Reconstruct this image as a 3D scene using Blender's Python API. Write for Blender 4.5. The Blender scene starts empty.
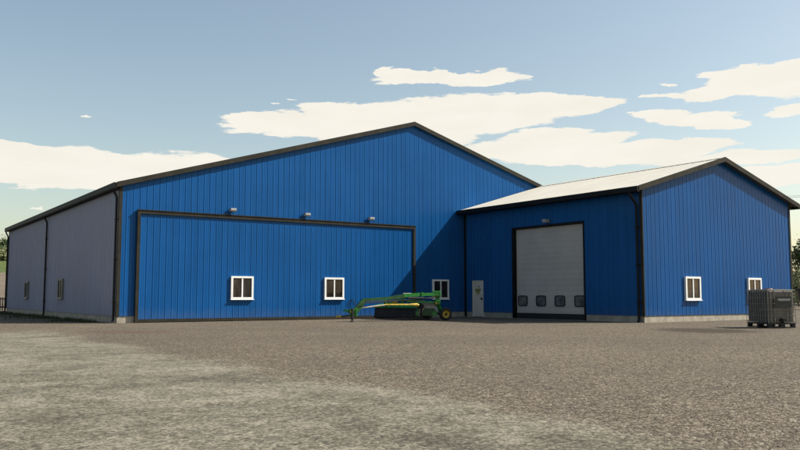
import bpy, bmesh, math, random
from mathutils import Vector, Matrix, noise as mnoise

random.seed(7)
C = bpy.context.scene.collection
scene = bpy.context.scene
PI = math.pi

# ---------------------------------------------------------------- camera solution (metres)
F, PITCH, YAW = 807.41, 0.0877, 0.6006
CAM = Vector((-9.9622, -36.7721, 1.2))
FH = Vector((math.sin(YAW), math.cos(YAW), 0))
RT = Vector((math.cos(YAW), -math.sin(YAW), 0))

def at(px, z, d):
    """point at horizontal distance d ahead of the camera, in photo column px, at height z"""
    p = CAM + FH * d + RT * ((px - 400) / F * d)
    return Vector((p.x, p.y, z))

def hz(py, d):
    return 1.2 + (296 - py) * d / F

# ---------------------------------------------------------------- materials
def new_mat(name):
    m = bpy.data.materials.new(name)
    m.use_nodes = True
    nt = m.node_tree
    for n in list(nt.nodes):
        nt.nodes.remove(n)
    out = nt.nodes.new('ShaderNodeOutputMaterial')
    b = nt.nodes.new('ShaderNodeBsdfPrincipled')
    nt.links.new(b.outputs[0], out.inputs[0])
    return m, nt, b

def nd(nt, kind, **kw):
    n = nt.nodes.new(kind)
    for k, v in kw.items():
        setattr(n, k, v)
    return n

def math_n(nt, op, a, b=None, c=None, clamp=False):
    n = nt.nodes.new('ShaderNodeMath'); n.operation = op; n.use_clamp = clamp
    for i, v in enumerate((a, b, c)):
        if v is None: continue
        if isinstance(v, (int, float)): n.inputs[i].default_value = v
        else: nt.links.new(v, n.inputs[i])
    return n.outputs[0]

def smooth(nt, v, lo, hi):
    n = nt.nodes.new('ShaderNodeMapRange'); n.interpolation_type = 'SMOOTHSTEP'
    nt.links.new(v, n.inputs[0]); n.inputs[1].default_value = lo; n.inputs[2].default_value = hi
    return n.outputs[0]

def noise_n(nt, vec, scale, detail=4, rough=.55, dist=0):
    n = nt.nodes.new('ShaderNodeTexNoise')
    n.inputs['Scale'].default_value = scale; n.inputs['Detail'].default_value = detail
    n.inputs['Roughness'].default_value = rough; n.inputs['Distortion'].default_value = dist
    if vec is not None: nt.links.new(vec, n.inputs['Vector'])
    return n.outputs[0]

def scaled(nt, vec, s):
    n = nt.nodes.new('ShaderNodeMapping'); n.inputs['Scale'].default_value = s
    nt.links.new(vec, n.inputs['Vector'])
    return n.outputs[0]

def mix_c(nt, f, a, b, mode='MIX'):
    n = nt.nodes.new('ShaderNodeMix'); n.data_type = 'RGBA'; n.blend_type = mode
    for sock, v in ((n.inputs[0], f), (n.inputs[6], a), (n.inputs[7], b)):
        if isinstance(v, (int, float)): sock.default_value = v
        elif isinstance(v, tuple): sock.default_value = (*v, 1)
        else: nt.links.new(v, sock)
    return n.outputs[2]

def ramp(nt, v, stops):
    n = nt.nodes.new('ShaderNodeValToRGB')
    e = n.color_ramp.elements
    while len(e) < len(stops): e.new(.5)
    for el, (p, c) in zip(e, stops):
        el.position = p; el.color = (*c, 1)
    nt.links.new(v, n.inputs[0])
    return n.outputs[0]

def pos(nt):
    return nt.nodes.new('ShaderNodeNewGeometry').outputs['Position']

def bump(nt, b, h, strength, dist):
    n = nt.nodes.new('ShaderNodeBump'); n.inputs['Strength'].default_value = strength
    n.inputs['Distance'].default_value = dist
    nt.links.new(h, n.inputs['Height']); nt.links.new(n.outputs[0], b.inputs['Normal'])

def simple(name, col, rough=.5, metal=0, var=.12, scale=3.0, spec=.5, grain=None):
    m, nt, b = new_mat(name)
    p = pos(nt)
    f = noise_n(nt, p, scale, 5)
    f2 = smooth(nt, f, .3, .7)
    d = tuple(c * (1 - var) for c in col); l = tuple(min(1, c * (1 + var)) for c in col)
    nt.links.new(mix_c(nt, f2, d, l), b.inputs['Base Color'])
    b.inputs['Roughness'].default_value = rough; b.inputs['Metallic'].default_value = metal
    b.inputs['Specular IOR Level'].default_value = spec
    if grain:
        bump(nt, b, noise_n(nt, p, grain[0], 4), grain[1], .02)
    return m

def siding_mat(name, col, rough, spec=.12):
    m, nt, b = new_mat(name)
    p = pos(nt)
    streak = noise_n(nt, scaled(nt, p, (3.0, 3.0, .12)), 1.0, 5, .6)
    cloud = noise_n(nt, p, .35, 4)
    f = math_n(nt, 'ADD', math_n(nt, 'MULTIPLY', streak, .6), math_n(nt, 'MULTIPLY', cloud, .4))
    f = smooth(nt, f, .3, .7)
    d = tuple(c * .86 for c in col); l = tuple(c * 1.12 for c in col)
    base = mix_c(nt, f, d, l)
    # splash dust on the bottom half metre of the sheets
    sep = nd(nt, 'ShaderNodeSeparateXYZ'); nt.links.new(p, sep.inputs[0])
    dust = smooth(nt, math_n(nt, 'ADD', sep.outputs[2], math_n(nt, 'MULTIPLY', noise_n(nt, p, 2.2, 5), .8)), 1.15, .55)
    base = mix_c(nt, math_n(nt, 'MULTIPLY', dust, .07), base, (.24, .21, .17))
    nt.links.new(base, b.inputs['Base Color'])
    r = nd(nt, 'ShaderNodeMapRange'); nt.links.new(f, r.inputs[0])
    r.inputs[3].default_value = rough - .05; r.inputs[4].default_value = rough + .07
    nt.links.new(r.outputs[0], b.inputs['Roughness'])
    b.inputs['Specular IOR Level'].default_value = spec
    bump(nt, b, noise_n(nt, scaled(nt, p, (1.2, 1.2, .5)), 1.0, 2), .12, .03)   # sheets are never quite flat
    return m

M = {}
M['blue'] = siding_mat('blue painted sheet', (0.0062, 0.0735, 0.230), .28)
M['sky_greyed_sheet'] = siding_mat('blue sheet with painted grey sky reflection', (.235, .248, .340), .36, .25)  # grazing sky reflection on the blue siding, painted in as a grey base colour
M['trim'] = simple('dark brown grey trim', (0.0300, 0.0277, 0.0218), .6, 0, .2, 2, .08)
M['black_trim'] = simple('black metal trim', (.010, .010, .010), .6, 0, .2, 2, .15)
M['roof'] = simple('cream roof sheet', (.57, .535, .44), .5, 0, .05, .7)
M['soffit'] = simple('soffit board', (.05, .05, .045), .7, 0, .1, 2)
M['concrete'] = simple('plinth concrete', (0.3034, 0.2747, 0.2214), .9, 0, .2, 2.5, .2, (30, .4))
M['white_frame'] = simple('white window frame', (.74, .74, .70), .4, 0, .05, 4)
M['lamp_grey'] = simple('grey lamp housing', (0.2880, 0.2880, 0.2880), .5, 0, .1, 4)
M['roller'] = simple('pale grey door panel', (.41, .37, .325), .5, 0, .06, 1.2)
M['door_grey'] = simple('pale grey door', (.56, .51, .44), .5, 0, .07, 1.6)
M['rubber'] = simple('black rubber', (.010, .010, .010), .8, 0, .3, 6)
M['olive'] = simple('faded olive paint', (.20, .18, .05), .7, 0, .2, 9)
M['green'] = simple('green farm paint', (0.0102, 0.1403, 0.0153), .34, 0, .40, 5)
M['dark_green'] = simple('dark green farm paint', (0.0064, 0.0576, 0.0096), .4, 0, .45, 4)
M['yellow'] = simple('yellow farm paint', (0.3960, 0.2736, 0.0144), .6, 0, .40, 6)
M['pale_steel'] = simple('pale worn steel', (.50, .45, .33), .4, .2, .2, 6)
M['galv'] = simple('dull grey cage bar', (.20, .19, .17), .45, .2, .2, 8)
M['mach_grey'] = simple('grey machine panel', (.25, .24, .24), .5, 0, .15, 4)
M['curtain'] = simple('black rubber curtain', (.012, .012, .012), .75, 0, .3, 3)
M['tyre'] = simple('black tyre', (.014, .013, .012), .85, 0, .3, 9)
M['tank'] = simple('dark brown grey plastic tank', (0.0950, 0.0836, 0.0684), .42, 0, .2, 3)
M['plate'] = simple('dark plate', (.018, .018, .017), .5, 0, .15, 8)
M['plate_light'] = simple('worn light print', (.36, .36, .34), .6, 0, .3, 40)
M['lid'] = simple('red brown lid', (.16, .06, .045), .5, 0, .2, 9)
M['bark'] = simple('bark', (.06, .048, .036), .95, 0, .3, 4, .2)
M['fence_wood'] = simple('weathered dark wood', (0.0360, 0.0320, 0.0272), .9, 0, .3, 3, .2)
M['wire'] = simple('dark wire', (.05, .05, .055), .6)
M['tub'] = simple('black plastic tub', (.014, .014, .015), .5, 0, .2, 2)
M['pebble'] = simple('pebble', (0.2250, 0.1950, 0.1537), .9, 0, .45, 17, .2)

def glass_mat():
    m, nt, b = new_mat('dark window glass')
    p = pos(nt)
    f = smooth(nt, noise_n(nt, scaled(nt, p, (2.2, 2.2, .7)), 1.4, 3), .35, .65)
    nt.links.new(mix_c(nt, f, (.014, .011, .010), (.045, .037, .034)), b.inputs['Base Color'])
    b.inputs['Specular IOR Level'].default_value = .35
    b.inputs['Roughness'].default_value = .05
    return m
M['glass'] = glass_mat()
M['hazy_pane'] = simple('hazy grey pane', (.10, .092, .085), .25, 0, .6, 1.8)
M['beige_frame'] = simple('dark beige frame', (.16, .15, .125), .6, 0, .15, 4)  # beige, darker than the white frames, for the side wall windows

def leaf_mat(name, dark, light, scale):
    m, nt, b = new_mat(name)
    p = pos(nt)
    f = smooth(nt, noise_n(nt, p, scale, 3), .32, .68)
    f3 = noise_n(nt, p, scale * 7, 2)
    c = mix_c(nt, f, dark, light)
    c = mix_c(nt, smooth(nt, f3, .4, .75), c, tuple(x * 1.35 for x in light))
    nt.links.new(c, b.inputs['Base Color'])
    b.inputs['Roughness'].default_value = .7
    b.inputs['Specular IOR Level'].default_value = .2
    return m
M['leaf_dark'] = leaf_mat('dark foliage', (.022, .035, .012), (.05, .075, .025), .8)
M['leaf_mid'] = leaf_mat('mid foliage', (.045, .07, .022), (.10, .145, .05), .8)
M['leaf_pale'] = leaf_mat('pale foliage', (.13, .15, .07), (.30, .31, .16), 1.2)
M['blade'] = leaf_mat('grass blade', (.018, .026, .009), (.04, .052, .018), 1.5)

def ground_mat():
    m, nt, b = new_mat('yard ground')
    p = pos(nt)
    sep = nd(nt, 'ShaderNodeSeparateXYZ'); nt.links.new(p, sep.inputs[0])
    X, Y, Z = sep.outputs
    n_edge = noise_n(nt, p, .30, 6, .65)
    n_fine = noise_n(nt, p, 3.5, 5, .7)
    e = math_n(nt, 'ADD', math_n(nt, 'MULTIPLY', math_n(nt, 'SUBTRACT', n_edge, .5), 2.4),
               math_n(nt, 'MULTIPLY', math_n(nt, 'SUBTRACT', n_fine, .5), 1.6))
    fx = smooth(nt, math_n(nt, 'ADD', math_n(nt, 'SUBTRACT', -4.35, X), e), -.55, .55)
    fy = smooth(nt, math_n(nt, 'ADD', math_n(nt, 'SUBTRACT', -6.8, Y), e), -1.1, 1.1)
    fdirt = math_n(nt, 'MULTIPLY', fx, fy)
    # gravel: voronoi pebbles of two sizes over a slow tint
    def vor(scale):
        n = nd(nt, 'ShaderNodeTexVoronoi'); n.inputs['Scale'].default_value = scale
        nt.links.new(p, n.inputs['Vector'])
        return n
    v1, v2 = vor(30), vor(62)
    sx = nd(nt, 'ShaderNodeSeparateColor'); nt.links.new(v1.outputs['Color'], sx.inputs[0])
    sx2 = nd(nt, 'ShaderNodeSeparateColor'); nt.links.new(v2.outputs['Color'], sx2.inputs[0])
    cellv = math_n(nt, 'ADD', math_n(nt, 'MULTIPLY', sx.outputs[0], .60), math_n(nt, 'MULTIPLY', sx2.outputs[0], .40))
    cellv = math_n(nt, 'ADD', cellv, math_n(nt, 'MULTIPLY', math_n(nt, 'SUBTRACT', noise_n(nt, p, 9, 6, .75), .5), .9))
    grav = ramp(nt, cellv, [(.10, (.040, .032, .024)), (.34, (.098, .081, .060)), (.55, (.165, .139, .104)), (.74, (.26, .224, .172)), (.95, (.46, .41, .33))])
    slow = noise_n(nt, p, .16, 6, .6)
    med = noise_n(nt, p, 1.1, 6, .65)
    tint = smooth(nt, math_n(nt, 'ADD', math_n(nt, 'MULTIPLY', slow, .6), math_n(nt, 'MULTIPLY', med, .4)), .34, .66)
    grav = mix_c(nt, tint, grav, (1.13, 1.11, 1.06), 'MULTIPLY')
    grav = mix_c(nt, math_n(nt, 'MULTIPLY', math_n(nt, 'SUBTRACT', 1, tint), .35), grav, (.11, .085, .066))
    # darker coarse patch left of the tank, and a small rusty patch by the shed corner
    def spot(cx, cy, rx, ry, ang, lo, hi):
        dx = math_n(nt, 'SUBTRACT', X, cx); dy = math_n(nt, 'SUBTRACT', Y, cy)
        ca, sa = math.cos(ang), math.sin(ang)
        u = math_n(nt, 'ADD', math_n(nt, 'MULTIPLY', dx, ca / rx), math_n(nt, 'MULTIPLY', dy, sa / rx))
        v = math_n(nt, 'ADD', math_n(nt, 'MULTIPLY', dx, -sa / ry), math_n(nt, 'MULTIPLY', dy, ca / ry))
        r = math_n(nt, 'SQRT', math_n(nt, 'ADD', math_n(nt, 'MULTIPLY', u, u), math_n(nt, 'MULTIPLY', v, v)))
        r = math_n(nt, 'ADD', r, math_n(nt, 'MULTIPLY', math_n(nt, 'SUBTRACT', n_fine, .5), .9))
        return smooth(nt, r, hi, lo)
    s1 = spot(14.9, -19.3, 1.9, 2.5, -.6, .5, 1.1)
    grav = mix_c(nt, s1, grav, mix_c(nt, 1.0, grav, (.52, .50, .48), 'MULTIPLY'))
    s2 = spot(-2.0, -9.3, 2.3, .9, -.6, .4, 1.1)
    grav = mix_c(nt, math_n(nt, 'MULTIPLY', s2, .45), grav, (.13, .075, .05))
    # pale compacted dirt track
    d1 = noise_n(nt, p, .6, 7, .62, .6)
    d2 = noise_n(nt, p, 2.0, 7, .7)
    d3 = noise_n(nt, p, 26, 6, .85)
    dm = math_n(nt, 'ADD', math_n(nt, 'ADD', math_n(nt, 'MULTIPLY', d1, .34), math_n(nt, 'MULTIPLY', d2, .30)), math_n(nt, 'MULTIPLY', d3, .36))
    dm = math_n(nt, 'ADD', dm, math_n(nt, 'MULTIPLY', math_n(nt, 'SUBTRACT', cellv, .5), .30))
    dirt = ramp(nt, dm, [(.36, (.068, .062, .046)), (.455, (.140, .129, .097)), (.53, (.212, .195, .147)), (.62, (.37, .338, .262))])
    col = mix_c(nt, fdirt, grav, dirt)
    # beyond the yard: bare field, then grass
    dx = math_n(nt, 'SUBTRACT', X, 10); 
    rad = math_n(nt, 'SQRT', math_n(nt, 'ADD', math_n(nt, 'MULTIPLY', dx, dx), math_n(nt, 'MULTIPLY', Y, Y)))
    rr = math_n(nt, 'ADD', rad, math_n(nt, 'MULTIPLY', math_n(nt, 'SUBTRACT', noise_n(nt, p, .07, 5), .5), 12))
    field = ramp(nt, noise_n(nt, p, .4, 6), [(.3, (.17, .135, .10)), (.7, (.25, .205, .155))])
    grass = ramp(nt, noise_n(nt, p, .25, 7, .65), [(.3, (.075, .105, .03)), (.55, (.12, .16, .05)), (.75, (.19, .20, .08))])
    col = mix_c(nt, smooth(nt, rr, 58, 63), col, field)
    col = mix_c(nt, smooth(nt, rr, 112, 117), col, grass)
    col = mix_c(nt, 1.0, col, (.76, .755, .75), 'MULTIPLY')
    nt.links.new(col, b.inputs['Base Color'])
    b.inputs['Roughness'].default_value = .95
    b.inputs['Specular IOR Level'].default_value = .15
    h = math_n(nt, 'ADD', math_n(nt, 'MULTIPLY', v1.outputs['Distance'], -1.0), math_n(nt, 'MULTIPLY', v2.outputs['Distance'], -.6))
    hd = math_n(nt, 'ADD', math_n(nt, 'MULTIPLY', d3, .5), math_n(nt, 'MULTIPLY', d2, .6))
    hm = nd(nt, 'ShaderNodeMix'); nt.links.new(fdirt, hm.inputs[0]); nt.links.new(h, hm.inputs[2]); nt.links.new(hd, hm.inputs[3])
    bump(nt, b, hm.outputs[0], .7, .03)
    return m
M['ground'] = ground_mat()

# ---------------------------------------------------------------- mesh helpers
class MB:
    def __init__(s):
        s.v = []; s.f = []; s.sm = []
    def add(s, verts, faces, sm=False):
        o = len(s.v); s.v += [Vector(x) for x in verts]
        s.f += [tuple(i + o for i in f) for f in faces]; s.sm += [sm] * len(faces)
    def quad(s, a, b, c, d): s.add((a, b, c, d), ((0, 1, 2, 3),))
    def box(s, lo, hi, bev=0):
        (x0, y0, z0), (x1, y1, z1) = lo, hi
        if bev:
            bm = bmesh.new(); bmesh.ops.create_cube(bm, size=1)
            for v in bm.verts:
                v.co = Vector(((x0 + x1) / 2 + v.co.x * (x1 - x0), (y0 + y1) / 2 + v.co.y * (y1 - y0), (z0 + z1) / 2 + v.co.z * (z1 - z0)))
            bmesh.ops.bevel(bm, geom=bm.edges[:], offset=bev, segments=2, affect='EDGES', profile=.5)
            bm.verts.index_update()
            s.add([v.co for v in bm.verts], [[v.index for v in f.verts] for f in bm.faces]); bm.free(); return
        s.add([(x0, y0, z0), (x1, y0, z0), (x1, y1, z0), (x0, y1, z0), (x0, y0, z1), (x1, y0, z1), (x1, y1, z1), (x0, y1, z1)],
              [(0, 3, 2, 1), (4, 5, 6, 7), (0, 1, 5, 4), (1, 2, 6, 5), (2, 3, 7, 6), (3, 0, 4, 7)])
    def obox(s, c, ax, ay, az, hx, hy, hz_, bev=0):
        """oriented box: centre, three unit axes, half sizes"""
        t = MB(); t.box((-hx, -hy, -hz_), (hx, hy, hz_), bev)
        c = Vector(c)
        s.add([c + ax * v.x + ay * v.y + az * v.z for v in t.v], t.f)
    def beam(s, a, b, w0, h0, w1=None, h1=None):
        """rectangular bar from a to b, width w (horizontal), height h"""
        a, b = Vector(a), Vector(b); w1 = w1 or w0; h1 = h1 or h0
        d = (b - a).normalized()
        side = d.cross(Vector((0, 0, 1)))
        if side.length < 1e-4: side = Vector((1, 0, 0))
        side.normalize(); up = side.cross(d)
        r = []
        for p, w, h in ((a, w0, h0), (b, w1, h1)):
            r += [p - side * w / 2 - up * h / 2, p + side * w / 2 - up * h / 2, p + side * w / 2 + up * h / 2, p - side * w / 2 + up * h / 2]
        s.add(r, [(3, 2, 1, 0), (4, 5, 6, 7), (0, 1, 5, 4), (1, 2, 6, 5), (2, 3, 7, 6), (3, 0, 4, 7)])
    def prism(s, poly, off):
        """closed polygon (3-D points) extruded by vector off"""
        n = len(poly); off = Vector(off); P = [Vector(p) for p in poly]
        s.add(P + [p + off for p in P], [tuple(range(n - 1, -1, -1)), tuple(range(n, 2 * n))] + [(i, (i + 1) % n, n + (i + 1) % n, n + i) for i in range(n)])
    def tube(s, pts, r, n=8, caps=True):
        pts = [Vector(p) for p in pts]; R = r if isinstance(r, (list, tuple)) else [r] * len(pts)
        vs = []; fs = []
        prev = None
        for i, p in enumerate(pts):
            d = (pts[min(i + 1, len(pts) - 1)] - pts[max(i - 1, 0)]).normalized()
            if prev is None:
                u = d.orthogonal().normalized()
            else:
                u = (prev - d * prev.dot(d)); u = u.normalized() if u.length > 1e-6 else d.orthogonal().normalized()
            prev = u; w = d.cross(u)
            for k in range(n):
                a = 2 * PI * k / n
                vs.append(p + (u * math.cos(a) + w * math.sin(a)) * R[i])
        for i in range(len(pts) - 1):
            for k in range(n):
                fs.append((i * n + k, i * n + (k + 1) % n, (i + 1) * n + (k + 1) % n, (i + 1) * n + k))
        s.add(vs, fs, True)
        if caps:
            s.add(vs[:n], [tuple(range(n - 1, -1, -1))]); s.add(vs[-n:], [tuple(range(n))])
    def lathe(s, c, axis, prof, n=32):
        """prof: list of (along axis, radius)"""
        c = Vector(c); ax = Vector(axis).normalized(); u = ax.orthogonal().normalized(); w = ax.cross(u)
        vs = []; fs = []
        for t, r in prof:
            for k in range(n):
                a = 2 * PI * k / n
                vs.append(c + ax * t + (u * math.cos(a) + w * math.sin(a)) * max(r, 1e-4))
        for i in range(len(prof) - 1):
            for k in range(n):
                fs.append((i * n + k, i * n + (k + 1) % n, (i + 1) * n + (k + 1) % n, (i + 1) * n + k))
        s.add(vs, fs, True)
    def build(s, name, m, parent=None, loc=None, merge=False):
        """links one mesh object; vertices are world coordinates, stored relative to the root's place"""
        off = Vector((0, 0, 0))
        if parent is not None:
            q = parent
            while q is not None: off += q.location; q = q.parent
        if loc is not None: off = off * 0
        me = bpy.data.meshes.new(name)
        me.from_pydata([tuple(v - off) for v in s.v], [], s.f)
        me.polygons.foreach_set('use_smooth', s.sm)
        if merge:
            bm = bmesh.new(); bm.from_mesh(me); bmesh.ops.remove_doubles(bm, verts=bm.verts, dist=1e-4)
            bmesh.ops.recalc_face_normals(bm, faces=bm.faces); bm.to_mesh(me); bm.free()
        me.materials.append(m); me.update()
        o = bpy.data.objects.new(name, me); C.objects.link(o)
        if parent is not None: o.parent = parent
        if loc is not None: o.location = loc
        return o

def thing(name, label, cat, loc, group=None):
    o = bpy.data.objects.new(name, None); C.objects.link(o)
    o.location = loc; o.empty_display_size = .3
    o['label'] = label; o['category'] = cat
    if group: o['group'] = group
    return o

def tag(o, label, cat, group=None, kind=None):
    o['label'] = label; o['category'] = cat
    if group: o['group'] = group
    if kind: o['kind'] = kind
    return o

def copy_part(o, parent, loc, rz=0.0):
    c = o.copy(); C.objects.link(c); c.parent = parent; c.location = loc; c.rotation_euler = (0, 0, rz)
    for ch in o.children:
        k = ch.copy(); C.objects.link(k); k.parent = c
    return c

def corrugated(mb, o, u, n, length, top, z0, openings=(), peak=None, pitch=.30, rib=.0145):
    """ribbed sheet wall with openings; o start point, u along, n outward, top(t) gives the height"""
    br = []
    t = 0.0
    k = 0
    while t < length:
        ph = random.uniform(-.004, .004)
        br += [(t + ph, 0), (t + .014 + ph, rib), (t + .040 + ph, rib), (t + .056 + ph, 0)]
        for q in (.125, .205):
            br += [(t + q - .012, 0), (t + q, .006), (t + q + .012, 0)]
        t += pitch; k += 1
    br = [b for b in br if -1e-6 <= b[0] < length]
    if not br or br[0][0] > 0: br.insert(0, (0, 0))
    br.append((length, 0))
    def off(t):
        for (a, x), (b, y) in zip(br, br[1:]):
            if a <= t <= b: return x + (y - x) * (t - a) / max(b - a, 1e-6)
        return 0
    cuts = [peak] if peak else []
    for a, b, c, d in openings: cuts += [a, b]
    br = sorted(br + [(c, off(c)) for c in cuts])
    o, u, n = Vector(o), Vector(u), Vector(n)
    P = lambda t, d, z: Vector((o.x + u.x * t + n.x * d, o.y + u.y * t + n.y * d, z))
    for (a, x), (b, y) in zip(br, br[1:]):
        if b - a < 1e-5: continue
        mid = (a + b) / 2
        zs = [(z0, None)]
        for oa, ob, oz0, oz1 in sorted((q for q in openings if q[0] - 1e-6 < mid < q[1] + 1e-6), key=lambda q: q[2]):
            zs[-1] = (zs[-1][0], oz0); zs.append((oz1, None))
        for lo, hi in zs:
            if hi is not None and hi <= lo: continue
            ha, hb = (hi, hi) if hi is not None else (top(a), top(b))
            mb.quad(P(a, x, lo), P(b, y, lo), P(b, y, hb), P(a, x, ha))

# ---------------------------------------------------------------- dimensions
XJ, D, XR = 19.81, 12.813, 31.95          # annexe: left wall, gable wall, right wall
XM, L = 32.22, 29.6                       # shed width and depth
M0 = .30                                  # top of the concrete plinth
XP, ZP = 16.11, 10.99                    # shed ridge (top of roof)
O1, E1, ZE1 = .20, .185, 6.265
SL1 = (ZP - ZE1) / (XP + E1)
O2, E2, ZE2, ZP2 = .32, .53, 6.152, 8.085
XC = (XJ + XR) / 2
SL2 = (ZP2 - ZE2) / (XC - XJ + E2)
TH = .10                                  # roof slab thickness
top1 = lambda x: ZP - SL1 * abs(x - XP) - TH - .04
top2 = lambda x: ZP2 - SL2 * abs(x - XC) - TH - .04

# ---------------------------------------------------------------- shared parts (windows, lamps)
WW, WH = 1.155, 1.11
def window_proto(parent, loc, rz, fm='white_frame'):
    """window facing -Y about its own centre; frame > pane, sill"""
    fr = MB(); w, h, t = WW / 2, WH / 2, .095
    for lo, hi in (((-w, -.075, -h), (w, .03, -h + t)), ((-w, -.075, h - t), (w, .03, h)),
                   ((-w, -.0748, -h + t), (-w + t, .0298, h - t)), ((w - t, -.0748, -h + t), (w, .0298, h - t)),
                   ((-.035, -.062, -h + t), (.035, .02, h - t))):
        fr.box(lo, hi)
    o = fr.build('window', M[fm], None)
    o.parent = parent; o.location = loc; o.rotation_euler = (0, 0, rz)
    def sub(mb, name, m):
        k = mb.build(name, m); k.parent = o; return k
    g = MB()
    for x0, x1 in ((-w + t - .01, -.03), (.03, w - t + .01)):
        g.box((x0, -.028, -h + t - .01), (x1, -.018, h - t + .01))
    sub(g, 'pane', M['glass'])
    b = MB()
    for x0, x1 in ((-w + t, -.036), (.036, w - t)):
        b.box((x0, -.036, -.012), (x1, -.0285, .012))
    sub(b, 'glazing_bar', M['rubber'])
    s = MB(); s.box((-w - .03, -.115, -h - .035), (w + .03, .02, -h - .002), .006)
    sub(s, 'sill', M[fm])
    return o

def lamp_proto(parent, loc, rz):
    h = MB()
    h.prism([(-.14, -.30, -.02), (-.14, -.30, .08), (-.14, -.05, .10), (-.14, -.05, -.09), (-.14, -.26, -.09)], (.28, 0, 0))
    o = h.build('wall_lamp', M['lamp_grey'], None)
    o.parent = parent; o.location = loc; o.rotation_euler = (0, 0, rz)
    b = MB(); b.box((-.08, -.052, -.06), (.08, .03, .06)); k = b.build('bracket', M['black_trim']); k.parent = o
    b = MB(); b.quad((-.11, -.255, -.0925), (.11, -.255, -.0925), (.11, -.08, -.0925), (-.11, -.08, -.0925)); k = b.build('lens', M['glass']); k.parent = o
    return o

# ================================================================ LARGE SHED
shed = thing('machine_shed', 'large long blue metal farm shed with a wide sliding door in its gable', 'shed', (XP, L / 2, 0))
w1z, w2z = 1.60, 1.60
win_x = (5.87, 10.98, 17.99)
mb = MB()
ops = [(x - WW / 2 + .04, x + WW / 2 - .04, w1z - WH / 2 + .04, w1z + WH / 2 - .04) for x in win_x]
corrugated(mb, (0, 0, 0), (1, 0, 0), (0, -1, 0), XM, top1, M0, ops[2:], XP)
mb.build('gable_wall', M['blue'], shed)
mb = MB()
lw = [(L - 21.42, 1.6), (L - 11.2, 1.6)]
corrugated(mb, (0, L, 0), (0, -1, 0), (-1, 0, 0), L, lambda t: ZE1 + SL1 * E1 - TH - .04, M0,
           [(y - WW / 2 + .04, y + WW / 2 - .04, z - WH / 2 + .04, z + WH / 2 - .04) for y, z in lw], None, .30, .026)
sw = mb.build('side_wall', M['sky_greyed_sheet'], shed); sw['label'] = 'long blue side wall with grey sky reflection painted in'
mb = MB()
corrugated(mb, (XM, 0, 0), (0, 1, 0), (1, 0, 0), L, lambda t: ZE1 + SL1 * E1 - TH - .04, M0)
mb.build('side_wall', M['blue'], shed)
mb = MB()
corrugated(mb, (XM, L, 0), (-1, 0, 0), (0, 1, 0), XM, lambda t: top1(XM - t), M0, (), XM - XP)
mb.build('gable_wall', M['blue'], shed)
# plinth, set back a little under the sheets
mb = MB()
mb.box((.03, .03, -.3), (.93, .28, M0 + .01)); mb.box((.93, .06, -.3), (16.1, .28, .02)); mb.box((16.1, .03, -.3), (XM - .03, .28, M0 + .01))
mb.box((.0301, .28, -.3), (.28, L - .03, M0 + .01)); mb.box((XM - .28, .28, -.3), (XM - .03, L - .03, M0 + .01)); mb.box((.28, L - .28, -.3), (XM - .28, L - .0301, M0 + .01))
mb.build('plinth', M['concrete'], shed)
# roof: two ribbed slabs
def roof_slab(mb, xe, ze, xp, zp, y0, y1, sgn):
    """one pitch of a roof with standing ribs running up the slope"""
    xs, pr = [], []
    t = y0
    while t < y1:
        xs += [(t, 0), (min(t + .02, y1), .009), (min(t + .045, y1), .009), (min(t + .065, y1), 0)]
        t += .45
    xs = [q for q in xs if q[0] < y1] + [(y1, 0)]
    for (a, h0), (b, h1) in zip(xs, xs[1:]):
        if b - a < 1e-5: continue
        q = [(xe, a, ze + h0), (xe, b, ze + h1), (xp, b, zp + h1), (xp, a, zp + h0)]
        mb.quad(*(q if sgn < 0 else q[::-1]))
    mb.quad((xe, y0, ze - TH), (xp, y0, zp - TH), (xp, y1, zp - TH), (xe, y1, ze - TH))
    mb.quad((xe, y0, ze), (xe, y0, ze - TH), (xe, y1, ze - TH), (xe, y1, ze))
    mb.quad((xe, y0, ze), (xp, y0, zp), (xp, y0, zp - TH), (xe, y0, ze - TH))
    mb.quad((xe, y1, ze), (xe, y1, ze - TH), (xp, y1, zp - TH), (xp, y1, zp))
for s in (-1, 1):
    mb = MB(); xe = XP + s * (XP + E1)
    roof_slab(mb, xe, ZE1 - .012, XP, ZP - .012, -O1 + .03, L + O1 - .03, s)
    mb.build('roof', M['roof'], shed)
mb = MB(); mb.prism([(XP - .28, -O1 + .04, ZP - .07), (XP, -O1 + .04, ZP + .03), (XP + .28, -O1 + .04, ZP - .07), (XP, -O1 + .04, ZP - .03)], (0, L + 2 * O1 - .08, 0))
mb.build('ridge_cap', M['roof'], shed)
FB = .235
for yy, sg in ((-O1, 1), (L + O1, -1)):
    mb = MB()
    for s in (-1, 1):
        xe = XP + s * (XP + E1 + .02)
        ze = ZE1 - SL1 * .02
        mb.prism([(XP, yy, ZP + .02), (xe, yy, ze + .02), (xe, yy, ze + .02 - FB), (XP, yy, ZP + .02 - FB)], (0, .032 * sg, 0))
    mb.build('bargeboard', M['trim'], shed)
    mb = MB()
    for s in (-1, 1):
        xe = XP + s * (XP + E1)
        y_in = yy + sg * (O1 - .001); y_o = yy + sg * .033
        mb.quad((XP, y_o, ZP - .15), (xe, y_o, ZE1 - .15), (xe, y_in, ZE1 - .15), (XP, y_in, ZP - .15))
    mb.build('soffit', M['soffit'], shed)
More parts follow.
